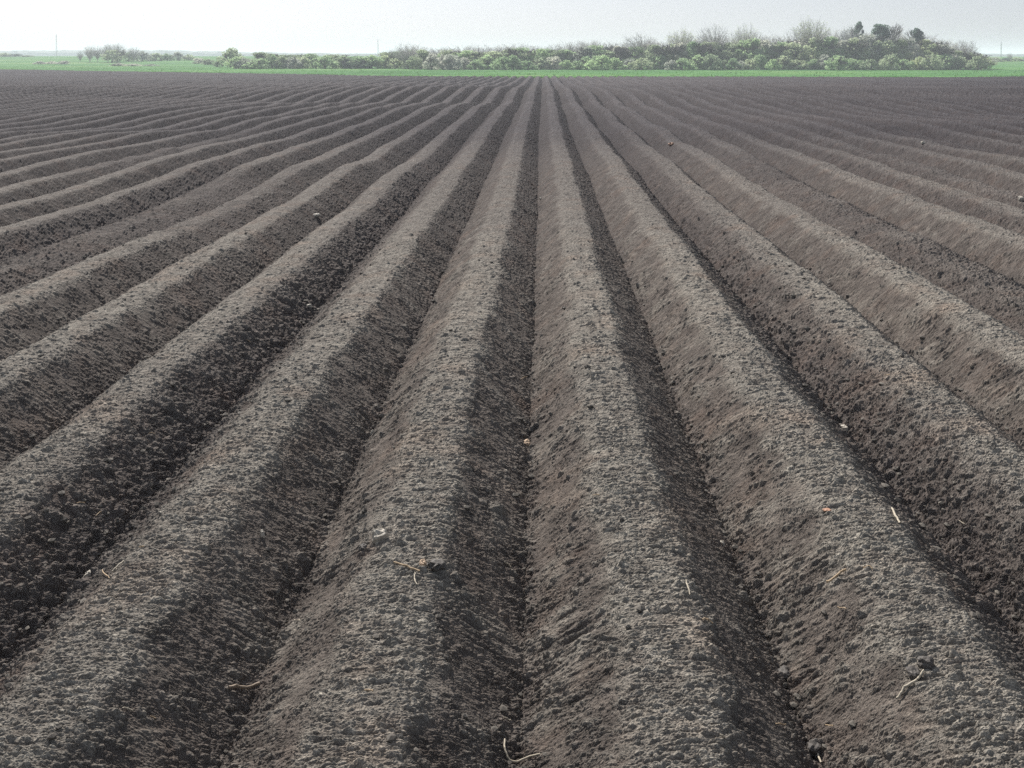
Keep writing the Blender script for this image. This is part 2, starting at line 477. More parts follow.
def build_edge_grass():
    # blades and tussocks along the edge of the field
    rs = np.random.RandomState(3)
    n = 26000
    x = rs.uniform(-95, 80, n); o = np.abs(rs.normal(0, 1.6, n)) + rs.uniform(-.3, .3, n)
    o[:9000] = rs.uniform(0, 48, 9000)
    y = edge_y(x) + o
    keep = np.abs(x) < 1.1 * y
    x, y, o = x[keep], y[keep], o[keep]; n = len(x)
    hgt = rs.uniform(.05, .13, n) * (1 + .8 * (vnoise(x / 5, y / 5, 12) > .25))
    z = terrain(x, y) + .06
    a = rs.uniform(0, np.pi, n); wd = rs.uniform(.04, .12, n)
    lean = rs.normal(0, .08, (n, 2))
    dx, dy = np.cos(a) * wd, np.sin(a) * wd
    V = np.stack([np.stack([x - dx, y - dy, z], 1), np.stack([x + dx, y + dy, z], 1), np.stack([x + lean[:, 0], y + lean[:, 1], z + hgt], 1)], 1).reshape(-1, 3)
    F = np.arange(3 * n).reshape(n, 3)
    m = leaf_material('grass_blades', (.048, .120, .032), (.100, .20, .055))
    tag(link('edge_grass', np_mesh('edge_grass', V, F, m, False)), 'short green grass tufts growing across the meadow', 'grass', None, 'stuff')

build_field()
build_surround()
build_meadow()
build_edge_grass()

# ------------------------------------------------------------------ distant wooded ridge
def build_far_ridge():
    m = leaf_material('distant_wood', (.035, .055, .035), (.07, .09, .055))
    rs = np.random.RandomState(5)
    xs = np.linspace(-1500, 1500, 900)
    Y0 = 900
    hgt = 3.5 + 4.6 * sstep(-440, -620, xs) * 0 + 3.4 * np.exp(-((xs + 640) / 160) ** 2) + 2.2 * np.exp(-((xs + 380) / 90) ** 2) + .6 * vnoise(xs / 40, xs * 0, 4) + .5 * vnoise(xs / 9, xs * 0, 5)
    hgt = hgt * (1 - .75 * sstep(450, 560, xs)) * (1 - .35 * sstep(-300, -100, xs))
    V = []; prof = ((0, -2), (2, .6), (8, .9), (25, 1.0), (60, .8), (90, -2))
    for dy, f in prof:
        zz = np.where(f > 0, hgt * f, -1.5) + (rs.normal(0, .25, len(xs)) if f > 0 else 0)
        V.append(np.stack([xs, np.full_like(xs, Y0 + dy) + rs.normal(0, 2, len(xs)), terrain(xs, np.full_like(xs, Y0 + dy)) * 0 + 1.2 + zz], 1))
    V = np.concatenate(V); nc = len(xs); nr = len(prof)
    i = np.arange(nr * nc).reshape(nr, nc)
    F = np.stack([i[:-1, :-1], i[:-1, 1:], i[1:, 1:], i[1:, :-1]], -1).reshape(-1, 4)
    tag(link('distant_woodland', np_mesh('distant_woodland', V, F, m, False)), 'low blue wooded ridge along the horizon', 'woodland', None, 'stuff')
build_far_ridge()

# ------------------------------------------------------------------ trees and bushes
M_BARK = flat_material('bark', (.07, .062, .055), (.15, .13, .115), 3)
M_TWIG = flat_material('grey_twigs', (.30, .285, .27), (.46, .44, .42), 1)
LEAF = {
    'fresh': leaf_material('fresh_green_leaves', (.26, .37, .20), (.37, .49, .27)),
    'olive': leaf_material('olive_leaves', (.27, .33, .21), (.42, .49, .31)),
    'brown': leaf_material('grey_brown_buds', (.36, .38, .32), (.50, .51, .44)),
    'dark': leaf_material('dark_evergreen_leaves', (.085, .14, .11), (.15, .21, .16)),
    'pale': leaf_material('pale_spring_leaves', (.31, .37, .20), (.52, .57, .34)),
}

def tube(V, F, a, b, ra, rb, sides=4):
    a = np.array(a, float); b = np.array(b, float); d = b - a; L = np.linalg.norm(d)
    if L < 1e-6: return
    d /= L; u = np.cross(d, [0, 0, 1.0]) if abs(d[2]) < .95 else np.cross(d, [1.0, 0, 0]); u /= np.linalg.norm(u); v = np.cross(d, u)
    b0 = len(V)
    for P, r in ((a, ra), (b, rb)):
        for i in range(sides):
            an = 2 * np.pi * i / sides
            V.append(P + r * (np.cos(an) * u + np.sin(an) * v))
    for i in range(sides):
        j = (i + 1) % sides
        F.append((b0 + i, b0 + j, b0 + sides + j, b0 + sides + i))

def branching(rs, H, trunk_h, spread, levels, nchild, r0, tips, up=.35):
    V, F = [], []
    def grow(p, d, L, r, lv):
        n = 3; q = p
        for i in range(n):
            dd = d + rs.normal(0, .13, 3); dd[2] += up * .08; dd /= np.linalg.norm(dd)
            e = q + dd * L / n
            tube(V, F, q, e, r * (1 - .25 * i / n), r * (1 - .25 * (i + 1) / n), 5 if lv == 0 else 3)
            if lv > 0 and lv < levels and i > 0:
                side(e, dd, L * .62, r * .55, lv + 1)
            q = e; d = dd
        if lv >= levels: tips.append((q, d)); return
        for c in range(nchild):
            side(q, d, L * rs.uniform(.55, .8), r * .66, lv + 1)
    def side(p, d, L, r, lv):
        a = rs.uniform(0, 2 * np.pi); k = rs.uniform(.35, .9) * spread
        dd = d + k * np.array([np.cos(a), np.sin(a), 0]) + np.array([0, 0, up * .6]); dd /= np.linalg.norm(dd)
        grow(p, dd, L, r, lv)
    grow(np.zeros(3), np.array([0, 0, 1.0]), trunk_h, r0, 0)
    V = np.array(V)
    return V, np.array(F)

def leaves(pts, size, rs, flat=.6):
    n = len(pts)
    a = rs.normal(size=(n, 3)); a /= np.linalg.norm(a, axis=1)[:, None]
    b = np.cross(a, rs.normal(size=(n, 3))); b /= np.linalg.norm(b, axis=1)[:, None]
    sz = size * rs.uniform(.5, 1.4, n)[:, None]
    V = np.stack([pts - a * sz, pts + b * sz * flat, pts + a * sz, pts - b * sz * flat], 1).reshape(-1, 3)
    return V, np.arange(4 * n).reshape(n, 4)

def crown_points(rs, W, H, z0, nlobes, per, shell=.75):
    P = []
    for i in range(nlobes):
        u = rs.uniform(0, 1); a = rs.uniform(0, 2 * np.pi)
        z = z0 + H * (0.12 + .74 * u)
        rr = W / 2 * (0.95 * np.sin(np.pi * np.clip(.25 + .68 * u, 0, 1))) * np.sqrt(rs.uniform(.05, 1))
        c = np.array([np.cos(a) * rr, np.sin(a) * rr, z]); lr = W * rs.uniform(.10, .22)
        q = rs.normal(size=(per, 3)); q /= np.linalg.norm(q, axis=1)[:, None]
        q *= (lr * np.power(rs.uniform(.15, 1, per), .4))[:, None]; q[:, 2] *= .85
        P.append(c + q)
    P = np.concatenate(P)
    return P[(P[:, 2] > z0 * .6)]

def twiggy(rs, umbrella):
    """a leafless tree: trunk, limbs curving out to an egg shaped crown, a brush of twigs at every limb's end"""
    V, F, tips = [], [], []
    H = 9.0; zc, rz, rx = (6.1, 2.9, 2.5) if not umbrella else (6.3, 2.7, 3.1)
    p = np.zeros(3); trunk = [p]
    for i in range(7):
        q = p + np.array([rs.normal(0, .10), rs.normal(0, .10), H * .105]); tube(V, F, p, q, .17 * (1 - i / 9), .17 * (1 - (i + 1) / 9), 5)
        p = q; trunk.append(p)
    n = 150
    for i in range(n):
        a = rs.uniform(0, 2 * np.pi); c = rs.uniform(-.75 if not umbrella else .05, 1.0); sn = math.sqrt(max(0, 1 - c * c))
        r = rs.uniform(.60, 1.0) ** .6 if not umbrella else rs.uniform(.88, 1.0)
        r *= 1 + .12 * math.sin(3 * a + i % 3)
        T = np.array([math.cos(a) * sn * rx * r, math.sin(a) * sn * rx * r, zc + c * rz * r])
        zs = np.clip(T[2] * rs.uniform(.35, .62), 1.2, H * .72)
        S = trunk[min(7, int(zs / (H * .105)))]
        M = S * .45 + T * .55; M[2] += rs.uniform(-.2, .7); M[:2] *= rs.uniform(.8, 1.25)
        prev = S; r0 = .042
        for k in range(1, 5):
            u = k / 4; Q = (1 - u) ** 2 * S + 2 * u * (1 - u) * M + u * u * T + rs.normal(0, .05, 3)
            tube(V, F, prev, Q, r0 * (1.1 - u * .75), r0 * (1.1 - (u + .25) * .75), 3)
            if k > 1:
                for _ in range(3):
                    d = (Q - prev); d = d / np.linalg.norm(d) + rs.normal(0, .55, 3); d[2] += .25
                    E = Q + d * rs.uniform(.3, .75); tube(V, F, Q, E, .013, .006, 3); tips.append(E)
            prev = Q
    return np.array(V), np.array(F), tips

PROTO = {}
def proto(kind, leafkind, idx):
    """unit-height-ish meshes: returns (woody mesh, crown mesh)"""
    key = (kind, leafkind, idx)
    if key in PROTO: return PROTO[key]
    rs = np.random.RandomState(100 + idx * 7 + len(kind) * 13)
    tips = []
    if kind == 'bush':
        V, F = branching(rs, 3, .35, 1.5, 3, 3, .06, tips, .3)
        V = V * (2.3 / V[:, 2].max())
        P = crown_points(rs, 3.1, 2.75, 0.05, 26, 60)
        L = leaves(P, .13, rs)
    elif kind == 'tree':
        V, F = branching(rs, 7, 1.7, .9, 4, 3, .15, tips)
        V = V * (6.4 / V[:, 2].max())
        P = crown_points(rs, 4.6, 6.5, .4, 44, 60)
        L = leaves(P, .18, rs)
    elif kind in ('bare', 'umbrella'):
        V, F, tips = twiggy(rs, kind == 'umbrella')
        L = leaves(np.array(tips), .085 if leafkind == 'brown' else .13, rs, .35)
    elif kind == 'conifer':
        V, F = branching(rs, 9, 5.5, .7, 3, 4, .16, tips)
        V = V * (8.2 / V[:, 2].max())
        P = crown_points(rs, 3.6, 6.8, 2.2, 34, 90)
        L = leaves(P, .17, rs)
    wm = np_mesh(kind + '_trunk', V, F, M_BARK if kind in ('conifer', 'tree', 'bush') else M_TWIG, False)
    cm = np_mesh(kind + '_crown', L[0], L[1], LEAF[leafkind], False)
    zt = max(L[0][:, 2].max(), V[:, 2].max()); wd = np.percentile(np.abs(L[0][:, 0]), 97) * 2
    PROTO[key] = (wm, cm, zt, wd)
    return PROTO[key]

ORD = ['first', 'second', 'third', 'fourth', 'fifth', 'sixth', 'seventh', 'eighth', 'ninth', 'tenth', 'eleventh', 'twelfth', 'thirteenth', 'fourteenth', 'fifteenth',
       'sixteenth', 'seventeenth', 'eighteenth', 'nineteenth', 'twentieth']
def ordinal(i):
    if i < 20: return ORD[i]
    n = i + 1
    tens = {2: 'twenty', 3: 'thirty', 4: 'forty', 5: 'fifty', 6: 'sixty', 7: 'seventy'}[n // 10]
    exact = {2: 'twentieth', 3: 'thirtieth', 4: 'fortieth', 5: 'fiftieth', 6: 'sixtieth', 7: 'seventieth'}[n // 10]
    return exact if n % 10 == 0 else tens + '-' + ORD[n % 10 - 1]

def plant(name, kind, leafkind, px, top_py, width_px, Y, label, cat, group=None, idx=0, base_py=None, sink=.1):
    g = at(px, 60, Y); x = g.x
    z0 = float(terrain(np.array([x]), np.array([Y]))[0]) - sink
    zt = at(px, top_py, Y).z
    mpp = (at(px + 10, 60, Y).x - at(px, 60, Y).x) / 10
    wm, cm, ph, pw = proto(kind, leafkind, idx)
    H = max(zt - z0, .6); W = width_px * mpp
    root = bpy.data.objects.new(name, None); col.objects.link(root)
    root.location = (x, Y, z0)
    root.scale = (W / pw, W / pw, H / ph)
    root.rotation_euler = (0, 0, random.uniform(-.5, .5) + random.choice((0, math.pi)))
    root.empty_display_size = .5
    tag(root, label, cat, group)
    for nm, me in (('trunk' if kind != 'bush' else 'stems', wm), ('crown', cm)):
        link(nm, me, root)
    return root

# skyline of the thicket (px -> top y), read off the photograph
SKX = [222, 240, 270, 300, 330, 350, 380, 400, 420, 440, 470, 500, 530, 560, 580, 610, 640, 660, 690, 720, 750, 780, 810, 840, 870, 900, 930, 950, 965, 980, 990]
SKY = [54, 52, 53, 53, 55, 54, 53, 52, 51, 53, 50, 49, 49, 49, 46, 45, 44, 44, 42, 41, 39, 38, 37, 36, 36, 38, 41, 44, 48, 57, 63]
def sk(px): return float(np.interp(px, SKX, SKY)) - 1.6 * float(np.interp(px, [380, 450, 900, 960], [0, 1, 1, 0]))

COLW = {'fresh': 'fresh green', 'olive': 'dull olive green', 'brown': 'grey brown', 'dark': 'dark green', 'pale': 'pale yellow green'}
# front bushes along the foot of the thicket
fb = []
x = 236.0
while x < 984:
    wpx = random.uniform(14, 25) * (1.0 if x > 400 else 1.1)
    fb.append((x, wpx)); x += wpx * random.uniform(.52, .75)
cnt = {}
for i, (px, wpx) in enumerate(fb):
    if px > 880: kinds = ('olive', 'olive', 'brown', 'fresh')
    elif px > 700: kinds = ('fresh', 'olive', 'brown', 'olive', 'fresh')
    else: kinds = ('fresh', 'fresh', 'olive', 'brown', 'fresh')
    lk = random.choice(kinds)
    h = random.uniform(10, 17) if px > 400 else random.uniform(11, 16)
    base = 70.5 if px > 520 else 69.5
    Y = (146 if px > 420 else 158) + random.uniform(-2.5, 3.0)
    c = cnt.get(lk, 0); cnt[lk] = c + 1
    plant('bush', 'bush', lk, px, base - h, wpx, Y,
          '%s rounded bush, %s of that colour from the left along the thicket foot' % (COLW[lk], ordinal(c)), 'bush', 'bushes along the foot of the thicket', i % 4)
# middle storey
x = 262.0; cnt = {}; i = 0
while x < 976:
    wpx = random.uniform(20, 32)
    if px > 0:
        if x > 860: kinds = ('olive', 'pale', 'brown', 'olive')
        elif x > 560: kinds = ('brown', 'olive', 'olive', 'fresh', 'brown')
        else: kinds = ('fresh', 'olive', 'olive', 'fresh')
        lk = random.choice(kinds)
        top = sk(x) + random.uniform(-1.5, 5) + (1.5 if 560 < x < 860 else 0)
        Y = 152 + random.uniform(-1, 5) + (12 if x < 420 else 0)
        c = cnt.get(lk, 0); cnt[lk] = c + 1
        plant('leafy_tree', 'tree', lk, x, top, wpx, Y,
              '%s bushy tree behind the front bushes, %s of that colour from the left' % (COLW[lk], ordinal(c)), 'tree', 'bushy trees in the middle of the thicket', i % 4)
    i += 1; x += wpx * random.uniform(.30, .44)
# bare crowns showing above
x = 398.0; i = 0
while x < 982:
    top = sk(x) + random.uniform(-8.5, -2) + (5 if x > 960 else 0)
    wpx = random.uniform(22, 38)
    plant('bare_tree', 'bare', 'brown', x, top, wpx, 160 + random.uniform(-2, 6),
          'leafless grey tree with fine twigs rising behind the thicket, %s bare one from the left' % ordinal(i), 'tree', 'bare trees at the back of the thicket', i % 5)
    i += 1; x += wpx * random.uniform(.28, .44)
# trees that stand out
SPECIAL = [
    ('umbrella_tree', 'umbrella', 'pale', 682, 26, 28, 'wide flat topped bare tree with arching crown left of the two tall bare trees'),
    ('tall_bare_tree', 'bare', 'brown', 714, 20.5, 30, 'tall dense bare tree with rounded twiggy crown, left of the tall narrow pair'),
    ('tall_bare_tree', 'bare', 'olive', 745, 20.5, 26, 'tall narrow bare tree with thin pale crown between two other tall trees'),
    ('budding_tree', 'umbrella', 'pale', 812, 15.5, 34, 'tallest tree, open spreading crown with pale yellow green buds'),
    ('half_bare_tree', 'bare', 'dark', 850, 24, 20, 'slender tree with sparse dark foliage beside the first dark evergreen'),
    ('evergreen_tree', 'conifer', 'dark', 859, 21, 11, 'leftmost of three dark evergreens standing above the thicket'),
    ('evergreen_tree', 'conifer', 'dark', 881, 22.5, 17, 'middle dark evergreen, the widest of three above the thicket'),
    ('evergreen_tree', 'conifer', 'dark', 917, 27.5, 15, 'rightmost dark evergreen standing alone above the thicket'),
    ('tall_bare_tree', 'bare', 'brown', 893, 23.5, 20, 'thin grey bare tree just right of the middle dark evergreen'),
    ('tall_bare_tree', 'bare', 'brown', 640, 31.5, 36, 'bare tree with a rounded twiggy crown above the middle of the thicket'),
    ('tall_bare_tree', 'bare', 'brown', 593, 40, 26, 'pale bare tree beside a small dark ivy clump'),
    ('ivy_covered_tree', 'conifer', 'dark', 606, 46, 6, 'small dark ivy covered tree top among pale bare branches'),
    ('tall_bare_tree', 'bare', 'brown', 407, 41.5, 26, 'bare tree rising alone above the low left part of the thicket'),
    ('tall_bare_tree', 'bare', 'brown', 965, 38, 24, 'bare tree with upright twigs at the right end of the thicket'),
]
for i, (nm, kd, lk, px, tp, wp, lab) in enumerate(SPECIAL):
    plant(nm, kd, lk, px, tp, wp, 155 + (i % 3) * 2, lab, 'tree', None, i % 5)
plant('pale_bush', 'bush', 'pale', 920, 56, 20, 147, 'yellow green flowering bush near the right end of the thicket', 'bush', None, 1)
plant('small_bush', 'bush', 'pale', 935, 66.5, 6, 144, 'tiny pale bush alone in front of the thicket near its right end', 'bush', None, 2)

# left of the thicket
LEFT = [
    ('bush', 'bush', 'olive', 231, 47, 24, 176, 'dark olive bush standing apart at the left end of the thicket', 'bush'),
    ('bare_tree', 'bare', 'brown', 90, 44, 12, 226, 'first thin bare tree of the small grove in the far left meadow', 'tree'),
    ('bare_tree', 'bare', 'brown', 98, 44, 12, 227, 'second thin bare tree of the small grove in the far left meadow', 'tree'),
    ('bare_tree', 'bare', 'brown', 108, 43, 14, 226, 'broad bare tree left of the grove\'s tallest one', 'tree'),
    ('bare_tree', 'bare', 'brown', 117, 41, 18, 228, 'tallest bare tree of the small far left grove', 'tree'),
    ('bare_tree', 'bare', 'brown', 134, 45.5, 13, 231, 'bare tree just right of the far left grove\'s tallest tree', 'tree'),
    ('bare_tree', 'bare', 'brown', 80, 50, 7, 229, 'small faint bare tree at the left end of the far left grove', 'tree'),
    ('leafy_tree', 'tree', 'olive', 112, 49.5, 20, 222, 'dark bushy tree under the bare trees of the far left grove', 'tree'),
    ('bush', 'bush', 'olive', 128, 52, 15, 236, 'dull green bush right of the dark tree in the far left grove', 'bush'),
    ('bush', 'bush', 'brown', 142, 50.5, 16, 238, 'grey brown bush in the middle of the far left hedge', 'bush'),
    ('bush', 'bush', 'olive', 155, 52.5, 15, 242, 'low olive bush between two others on the far left rise', 'bush'),
    ('bush', 'bush', 'fresh', 167, 53, 14, 244, 'small green bush on the far left rise, third from the hedge\'s right end', 'bush'),
    ('bush', 'bush', 'brown', 178, 51.5, 14, 247, 'brownish bush on the far left rise, second from the hedge\'s right end', 'bush'),
    ('bush', 'bush', 'olive', 189, 54, 13, 250, 'last low bush at the right end of the far left hedge', 'bush'),
    ('bush', 'bush', 'brown', 199, 57.5, 13, 215, 'low brown bush between the far left hedge and the dark end bush, left one', 'bush'),
    ('bush', 'bush', 'olive', 208, 58.5, 13, 200, 'low olive bush between the far left hedge and the dark end bush, right one', 'bush'),
    ('bush', 'bush', 'olive', 218, 60, 10, 178, 'very small olive bush just left of the dark end bush', 'bush'),
    ('bush', 'bush', 'olive', 3, 52.5, 16, 330, 'leftmost dark bush of the hedge at the picture\'s left edge', 'bush'),
    ('bush', 'bush', 'dark', 15, 53.5, 15, 330, 'second dark bush of the hedge at the picture\'s left edge', 'bush'),
    ('bush', 'bush', 'olive', 27, 55, 13, 330, 'last low bush of the hedge at the picture\'s left edge', 'bush'),
    ('bush', 'bush', 'brown', 40, 61, 12, 208, 'low brown scrub on the far left meadow, nearest the picture\'s left edge', 'bush'),
    ('bush', 'bush', 'brown', 52, 61, 14, 209, 'low brown scrub on the far left meadow, second from the left', 'bush'),
    ('bush', 'bush', 'brown', 64, 60.5, 13, 208, 'low brown scrub on the far left meadow, third from the left', 'bush'),
    ('bush', 'bush', 'brown', 118, 63, 15, 190, 'reddish brown scrub in front of the far left grove, left one of three', 'bush'),
    ('bush', 'bush', 'brown', 133, 63.5, 17, 190, 'reddish brown scrub in front of the far left grove, middle of three', 'bush'),
    ('bush', 'bush', 'brown', 152, 64, 15, 190, 'reddish brown scrub in front of the far left grove, right one of three', 'bush'),
    ('bush', 'bush', 'olive', 995, 57, 15, 240, 'dark hedge bush beyond the right end of the thicket, first of four', 'bush'),
    ('bush', 'bush', 'dark', 1006, 57.5, 13, 244, 'dark hedge bush below the right mast, second of four', 'bush'),
    ('bush', 'bush', 'olive', 1016, 57, 14, 246, 'dark hedge bush right of the mast, third of four', 'bush'),
    ('bush', 'bush', 'dark', 1027, 57, 14, 246, 'dark hedge bush cut by the picture\'s right edge, fourth of four', 'bush'),
    ('bare_tree', 'bare', 'brown', 1010, 52, 6, 250, 'small bare tree above the right hedge beside the mast', 'tree'),
]
for i, (nm, kd, lk, px, tp, wp, Y, lab, cat) in enumerate(LEFT):
    plant(nm, kd, lk, px, tp, wp, Y, lab, cat, None, i % 4)

# ------------------------------------------------------------------ masts
M_STEEL = flat_material('galvanised_steel', (.45, .46, .47), (.55, .56, .57), 2, .5)
def mast(px, top_py, Y, label, w_=.3):
    g = at(px, 60, Y); z0 = float(terrain(np.array([g.x]), np.array([Y]))[0]) - .2
    H = at(px, top_py, Y).z - z0
    root = bpy.data.objects.new('radio_mast', None); col.objects.link(root); root.location = (g.x, Y, z0)
    tag(root, label, 'mast')
    V, F = [], []
    cs = [(w_ * math.cos(a), w_ * math.sin(a)) for a in (0.3, 0.3 + 2.094, 0.3 + 4.188)]
    n = 14
    for i in range(n):
        for j in range(3):
            k = (j + 1) % 3
            s0, s1 = 1 - .6 * i / n, 1 - .6 * (i + 1) / n
            a0 = (cs[j][0] * s0, cs[j][1] * s0, H * i / n); a1 = (cs[j][0] * s1, cs[j][1] * s1, H * (i + 1) / n)
            b1 = (cs[k][0] * s1, cs[k][1] * s1, H * (i + 1) / n)
            tube(V, F, a0, a1, .045, .045); tube(V, F, a0, b1, .02, .02); tube(V, F, a1, b1, .02, .02)
    link('lattice', np_mesh('lattice', V, F, M_STEEL, False), root)
    V, F = [], []
    tube(V, F, (0, 0, H * .97), (0, 0, H * 1.07), .06, .03, 6)
    link('antenna', np_mesh('antenna', V, F, M_STEEL, False), root)
mast(56.5, 35, 420, 'thin grey lattice mast on the horizon at the far left')
mast(378, 40, 420, 'faint thin mast behind the low left part of the thicket', .22)
mast(1001, 42, 420, 'thin grey mast above the hedge at the far right')

# ------------------------------------------------------------------ stones, straw and sticks lying on the soil
M_STRAW = flat_material('dry_straw', (.24, .17, .10), (.40, .30, .19), 90)
M_PALESTRAW = flat_material('pale_straw', (.24, .21, .16), (.42, .37, .29), 90)
M_STONE = flat_material('pale_stone', (.26, .235, .195), (.42, .385, .325), 60)
M_DSTONE = flat_material('dark_clod', (.045, .040, .036), (.085, .076, .068), 60)
M_TAN = flat_material('tan_stone', (.30, .21, .14), (.42, .31, .21), 60)
M_BRICK = flat_material('red_brick_chip', (.24, .13, .085), (.34, .19, .12), 60)
M_WOOD = flat_material('weathered_wood', (.12, .09, .065), (.24, .19, .14), 60)

def lumpy(rs, size, seed, sub=3, blocky=.0):
    import bmesh
    bm = bmesh.new(); bmesh.ops.create_icosphere(bm, subdivisions=sub, radius=1)
    V = np.array([v.co[:] for v in bm.verts]); F = np.array([[v.index for v in f.verts] for f in bm.faces]); bm.free()
    if blocky: V = np.sign(V) * np.abs(V) ** (1 - blocky)
    n = 1 + .36 * vnoise(V[:, 0] * 1.4 + seed, V[:, 1] * 1.4 + V[:, 2] * 1.1, seed) + .18 * vnoise(V[:, 0] * 4 + V[:, 2] * 3, V[:, 1] * 4 + seed, seed + 1)
    V = V * n[:, None] * np.array(size)
    return V, F

def put_stone(px, py, wpx, hpx, m, label, name='stone', blocky=.1, rot=None, group=None, cat='stone', seed=1):
    p = hit(px, py + hpx * .3)
    p.z = max(p.z, float(surface(np.array([p.x]), np.array([p.y]), np.array([.004]))[2][0]) - hpx * .0004)
    D = (p - Vector((0, 0, CAM_H))).length
    s = D / F_PX
    V, F = lumpy(None, (wpx * s / 2, wpx * s / 2 * .8, hpx * s / 2 * .9), seed, 3, blocky)
    o = link(name, np_mesh(name, V, F, m, False), None, (p.x, p.y, p.z + hpx * s * .25))
    o.rotation_euler = (random.uniform(-.2, .2), random.uniform(-.2, .2), random.uniform(0, 6) if rot is None else rot)
    tag(o, label, cat, group)
    return o

def put_stalk(pts, m, label, r=.0022, name='straw', cat='straw', lift=.003):
    P = [hit(a, b) for a, b in pts]
    # resample as a smooth line, ends thinner
    Q = []
    for i in range(len(P) - 1):
        for k in range(4): Q.append(P[i].lerp(P[i + 1], k / 4))
    Q.append(P[-1])
    for it in range(1):
        Q = [Q[0]] + [(Q[i - 1] + Q[i] * 2 + Q[i + 1]) / 4 for i in range(1, len(Q) - 1)] + [Q[-1]]
    qz = surface(np.array([q.x for q in Q]), np.array([q.y for q in Q]), np.full(len(Q), .004))[2]
    for _ in range(4): qz = np.convolve(np.pad(qz, 1, 'edge'), [.3, .4, .3], 'valid')
    qz = qz + .003
    Q = [Vector((q.x, q.y, float(z))) for q, z in zip(Q, qz)]
    c = sum(Q, Vector()) / len(Q)
    Q = [q + Vector((random.gauss(0, r * .25), random.gauss(0, r * .4), random.gauss(0, r * .3))) for q in Q]
    V, F = [], []
    for i in range(len(Q) - 1):
        a, b = Q[i] - c, Q[i + 1] - c
        ra = r * (1.0 - .35 * abs(i / len(Q) - .4)) ; rb = r * (1.0 - .35 * abs((i + 1) / len(Q) - .4))
        tube(V, F, a, b, ra, rb, 6)
    o = link(name, np_mesh(name, V, F, m, True), None, (c.x, c.y, c.z + lift + r))
    tag(o, label, cat)
    return o

put_stone(380, 537, 13, 15, M_STONE, 'pale blocky stone on the ridge left of the centre furrow', 'stone', .45, .5, seed=3)
put_stone(364, 548, 10, 8, M_DSTONE, 'dark clod just left below the pale blocky stone', 'soil_clod', .1, cat='clod', seed=4)
put_stone(423, 565, 8, 6, M_TAN, 'small tan stone at the end of a straw on the left ridge', 'stone', .1, seed=5)
put_stone(437, 567, 17, 9, M_DSTONE, 'grey clod right of the small tan stone', 'soil_clod', .2, cat='clod', seed=6)
put_stalk([(394, 568), (407, 571), (420, 575)], M_STRAW, 'orange straw lying beside the small tan stone on the left ridge', .0028)
put_stalk([(415, 577), (414, 583), (417, 589)], M_PALESTRAW, 'short bent pale straw just below the orange one on the left ridge', .0022)
put_stalk([(826, 589), (836, 582), (846, 573)], M_STRAW, 'straight orange straw on the right ridge slope', .0036)
put_stalk([(896, 704), (905, 693), (917, 683), (924, 675)], M_PALESTRAW, 'long yellowish stalk low on the right ridge beside a dark clod', .0034)
put_stalk([(505, 744), (504, 752), (509, 763), (525, 763), (544, 757)], M_PALESTRAW, 'curved pale root in the centre furrow at the bottom of the picture', .0026, 'root', 'root')
put_stalk([(892, 514), (896, 520), (900, 528)], M_PALESTRAW, 'short pale stick at the edge of the right rough furrow', .004, 'stick', 'stick')
put_stalk([(112, 576), (117, 571), (124, 565)], M_PALESTRAW, 'pale stick lying at the edge of the left rough furrow', .0026, 'stick', 'stick')
put_stalk([(229, 694), (243, 695), (260, 690)], M_WOOD, 'brown twig lying across the left furrow near the bottom', .0045, 'stick', 'stick', .012)
put_stalk([(811, 750), (816, 754), (821, 765)], M_PALESTRAW, 'pale bent twig at the bottom of the right furrow', .003, 'stick', 'stick')
put_stalk([(702, 622), (708, 625), (713, 629)], M_STRAW, 'small straw bit on the crest right of the centre furrow', .0022)
put_stalk([(686, 588), (688, 594), (690, 600)], M_PALESTRAW, 'short upright pale straw stub on the crest right of centre', .0026, lift=.008)
put_stone(262, 534, 5, 9, M_STONE, 'white flake on the dark slope of the second left ridge', 'stone', .2, seed=8)
put_stone(815, 748, 15, 12, M_DSTONE, 'dark clod in the right furrow beside a bent twig', 'soil_clod', .1, cat='clod', seed=9)
put_stone(784, 675, 14, 9, M_DSTONE, 'dark clod alone in the right furrow', 'soil_clod', .1, cat='clod', seed=10)
put_stone(914, 673, 14, 10, M_DSTONE, 'left of two dark clods above the yellowish stalk', 'soil_clod', .1, cat='clod', seed=11)
put_stone(926, 665, 13, 12, M_DSTONE, 'right of two dark clods above the yellowish stalk', 'soil_clod', .1, cat='clod', seed=12)
put_stone(827, 511, 8, 2.6, M_BRICK, 'flat orange chip on the right ridge crest', 'stone', .1, seed=13)
put_stone(527, 443, 8, 6, M_TAN, 'tan stone in the centre furrow', 'stone', .1, seed=14)
put_stone(523, 422, 4, 4, M_STONE, 'white pebble in the centre furrow above the tan stone', 'stone', .1, seed=15)
put_stone(372, 434, 4, 6, M_STONE, 'pale pebble in the first left furrow', 'stone', .1, seed=16)
put_stone(89, 576, 9, 8, M_STONE, 'rounded pale clod at the edge of the left rough furrow', 'stone', .1, seed=17)
put_stone(309, 306, 6, 5, M_STONE, 'pale stone on the dark slope left of centre, lower of two', 'stone', .1, seed=18)
put_stone(317, 216, 7, 4, M_STONE, 'pale stone on the dark slope left of centre, upper of two', 'stone', .1, seed=19)
put_stone(671, 144, 6, 3.5, M_BRICK, 'reddish stone on a far ridge right of centre', 'stone', .1, seed=20)
put_stone(923, 143, 4, 3, M_STONE, 'white stone on a far ridge at the right', 'stone', .1, seed=21)
put_stone(1021, 200, 6, 5, M_STONE, 'pale stone at the right edge of the picture', 'stone', .1, seed=22)
put_stone(541, 199, 3.5, 3, M_STONE, 'small white pebble in the far part of the centre furrow', 'stone', .1, seed=23)
